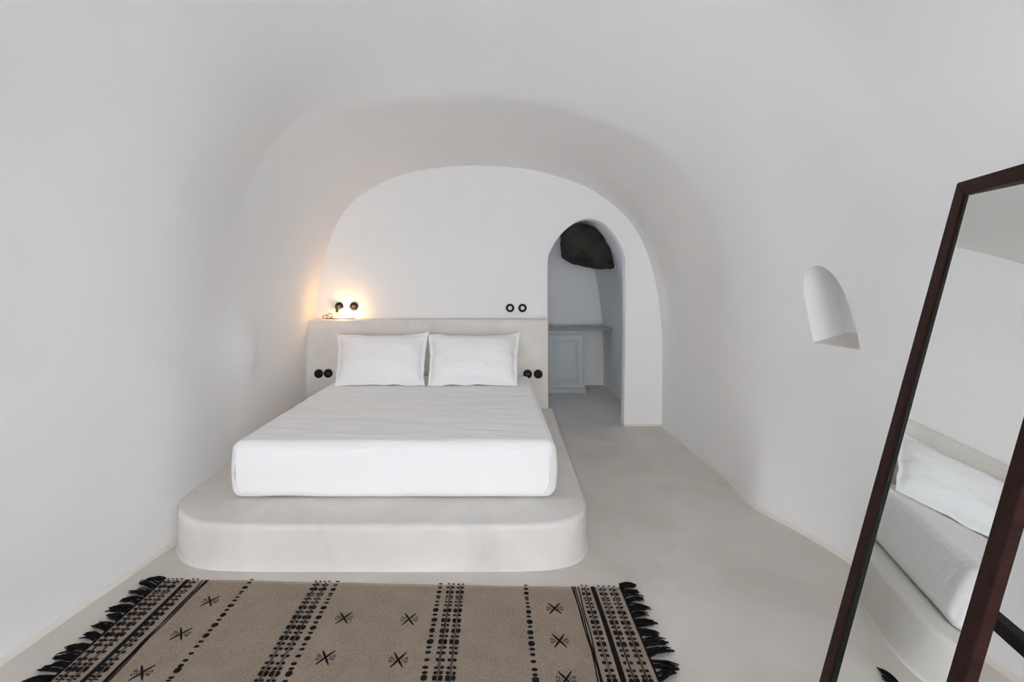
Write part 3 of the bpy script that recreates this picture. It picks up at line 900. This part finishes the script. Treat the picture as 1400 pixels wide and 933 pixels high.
def line_strip(Vv, Ff, xs_of_t, t0, t1, hw, step=0.02, lift=0.0018):
    ts = np.arange(t0, t1 + 1e-6, step)
    b = len(Vv)
    for t in ts:
        x = xs_of_t(t)
        for (dx, h) in ((-hw, 0.0002), (-hw * .8, lift), (hw * .8, lift), (hw, 0.0002)):
            y = rug_y(x, t); Vv.append((x + dx - RO_.x, y - RO_.y, rug_z(x + dx, y) + h))
    for i in range(len(ts) - 1):
        for k in range(3):
            a = b + i * 4 + k; Ff.append((a, a + 4, a + 5, a + 1))

# dot rhythm read off one column: (distance from hem, half length, half width)
def seq():
    crop = [(130, .004), (160, .006), (197, .011), (235, .0055), (252, .003), (280, .005), (310, .006), (352, .012), (392, .0065), (435, .0125), (477, .0065), (522, .013), (568, .0065), (615, .0135), (665, .0065), (708, .007), (768, .007), (832, .007), (877, .007), (920, .0135)]
    out = []
    for c, h in crop:
        v = 780 + c / 6.1; d = 1.42 * 653 / (v - 390)
        out.append((2.244 - d, h))
    span = out[-1][0] - out[2][0]
    res = list(out); k = 1
    while res[-1][0] < RL - 0.03:
        for (t, h) in out[3:]:
            tt = t + span * k
            if tt < RL - 0.02: res.append((tt, h))
        k += 1
        if k > 6: break
    return res
SEQ = seq()
def dot_column(xs, label, wmul=1.0, threads=(), jit=0.0012):
    Vv, Ff = [], []
    for x in xs:
        for (t, h) in SEQ:
            w = (0.0085 + 0.35 * h) * wmul
            stitch(Vv, Ff, x + random.uniform(-jit, jit), t + 0.004 + random.uniform(-jit, jit), w * random.uniform(.9, 1.1), h * random.uniform(.92, 1.08))
    for x in threads:
        for dx in (-0.0024, 0.0024):
            ph = random.uniform(0, 6)
            line_strip(Vv, Ff, lambda t, x=x, dx=dx, ph=ph: x + dx + 0.0014 * math.sin(t * 9 + ph), 0.004, RL - 0.004, 0.0013)
    o = mk('embroidered_dots', Vv, Ff, M['yarn'], rug)
    o['label'] = label; o['kind'] = 'stuff'
def single_dots(x, jit=0.0012):
    for (t, h) in SEQ:
        Vv, Ff = [], []
        w = 0.0085 + 0.35 * h
        stitch(Vv, Ff, x + random.uniform(-jit, jit), t + 0.004 + random.uniform(-jit, jit), w * random.uniform(.9, 1.1), h * random.uniform(.92, 1.08))
        mk('embroidered_dot', Vv, Ff, M['yarn'], rug)
def band(x0, hw, label):
    Vv, Ff = [], []
    line_strip(Vv, Ff, lambda t: x0 + 0.003 * math.sin(t * 5), 0.0, RL, hw, lift=0.0022)
    mk('black_band', Vv, Ff, M['yarn'], rug)['label'] = label
def loose_threads(x0, label):
    Vv, Ff = [], []
    for k in range(4):
        ph, am = random.uniform(0, 6), random.uniform(.002, .006); o_ = (k - 1.5) * 0.0062
        line_strip(Vv, Ff, lambda t, ph=ph, am=am, o_=o_: x0 + o_ + am * math.sin(t * 7 + ph) + .002 * math.sin(t * 23 + ph), 0.0, RL, 0.0026, step=0.012)
    mk('loose_threads', Vv, Ff, M['yarn'], rug)['label'] = label
# right border
for xc in (.421, .5005, .549):
    dot_column([xc - .0115, xc + .0115], 'paired black dots with twin threads', .64, [xc])
band(.4596, .0105, 'solid black woven band'); loose_threads(.378, 'irregular loose black threads')
# left border
for xc in (-1.438, -1.516, -1.5575):
    dot_column([xc - .0115, xc + .0115], 'paired black dots with twin threads', .64, [xc])
band(-1.470, .0105, 'solid black woven band'); loose_threads(-1.385, 'irregular loose black threads')
# inner single columns and double columns
for xc in (.147, -1.164, -.2547, -.748): single_dots(xc)
for xc in (-.205, -.159, -.842, -.799):
    dot_column([xc - .011, xc + .011], 'paired black dots with twin threads', .66, [xc])

def xmotif(u, v):
    d = 1.42 * 653 / (v - 390); x = (u - 676) * d / 653
    return x, rug_back(x) - d
mot = [xmotif(*p) for p in ((758.4, 834.1), (764.9, 878.4), (774, 931), (287, 824), (247.5, 869), (194, 922.6), (470.2, 847.2), (445, 901.3), (559.3, 848.5), (544.6, 904.6))]
for col in ((.275, .345, .21, 4), (-1.29, .345, .21, 4), (-.63, .30, .235, 3), (-.375, .30, .235, 3)):
    x0, t0 = col[0], None
    ts = [m[1] for m in mot if abs(m[0] - x0) < .12]
    xs_ = [m[0] for m in mot if abs(m[0] - x0) < .12]
    if len(ts) >= 2:
        st = (max(ts) - min(ts)) / (len(ts) - 1); t = max(ts) + st
        while t < RL - 0.08: mot.append((sum(xs_) / len(xs_), t)); t += st
for (x, t) in mot:
    Vv, Ff = [], []
    L = 0.046
    for s in (-1, 1):
        stitch(Vv, Ff, x, t, L, 0.0044, 8, 0.0022, ang=s * math.radians(55) + random.uniform(-.05, .05))
    for s in (-1, 1):
        for k, (dx, hh) in enumerate(((.016, .0045), (.024, .008), (.032, .011))):
            for s2 in (-1, 1):
                stitch(Vv, Ff, x + s * dx, t + s2 * hh * .8, hh * .72, 0.0020, 6, 0.0018, ang=s * s2 * math.radians(62))
    mk('cross_motif', Vv, Ff, M['yarn'], rug)
# fringes: a dark edge cord and tassels of loose yarn
for side, xe in ((1, RX1), (-1, RX0)):
    P = [(xe - RO_.x, rug_y(xe, t) - RO_.y, rug_z(xe, rug_y(xe, t)) + .001) for t in np.linspace(0, RL, 60)]
    V, F = tube_geo(P, 0.0048, 6)
    mk('edge_cord', V, F, M['yarn'], rug, smooth=True)
    t = -0.004
    while t < RL:
        V, F = [], []
        lean = random.uniform(-.03, .03); ln = random.uniform(.066, .100)
        for k in range(13):
            off = random.uniform(-.022, .022)
            y = rug_y(xe, t + off)
            l2 = ln * random.uniform(.72, 1.1); dy = lean + off * random.uniform(.25, .75) + random.uniform(-.006, .006)
            zz = random.uniform(.003, .014)
            pts = []
            for q in range(6):
                f = q / 5
                pts.append((xe + side * l2 * f - RO_.x, y + dy * f ** 1.2 + random.uniform(-.0025, .0025) - RO_.y, 0.0045 + zz * math.sin(f * math.pi * .9) * (1 - .3 * f) + .001))
            tube_geo(pts, 0.0027, 5, V, F, taper=[1.0, 1.1, 1.15, 1.1, 1.0, .7])
        mk('tassel', V, F, M['yarn'], rug, smooth=True)
        t += random.uniform(.048, .060)
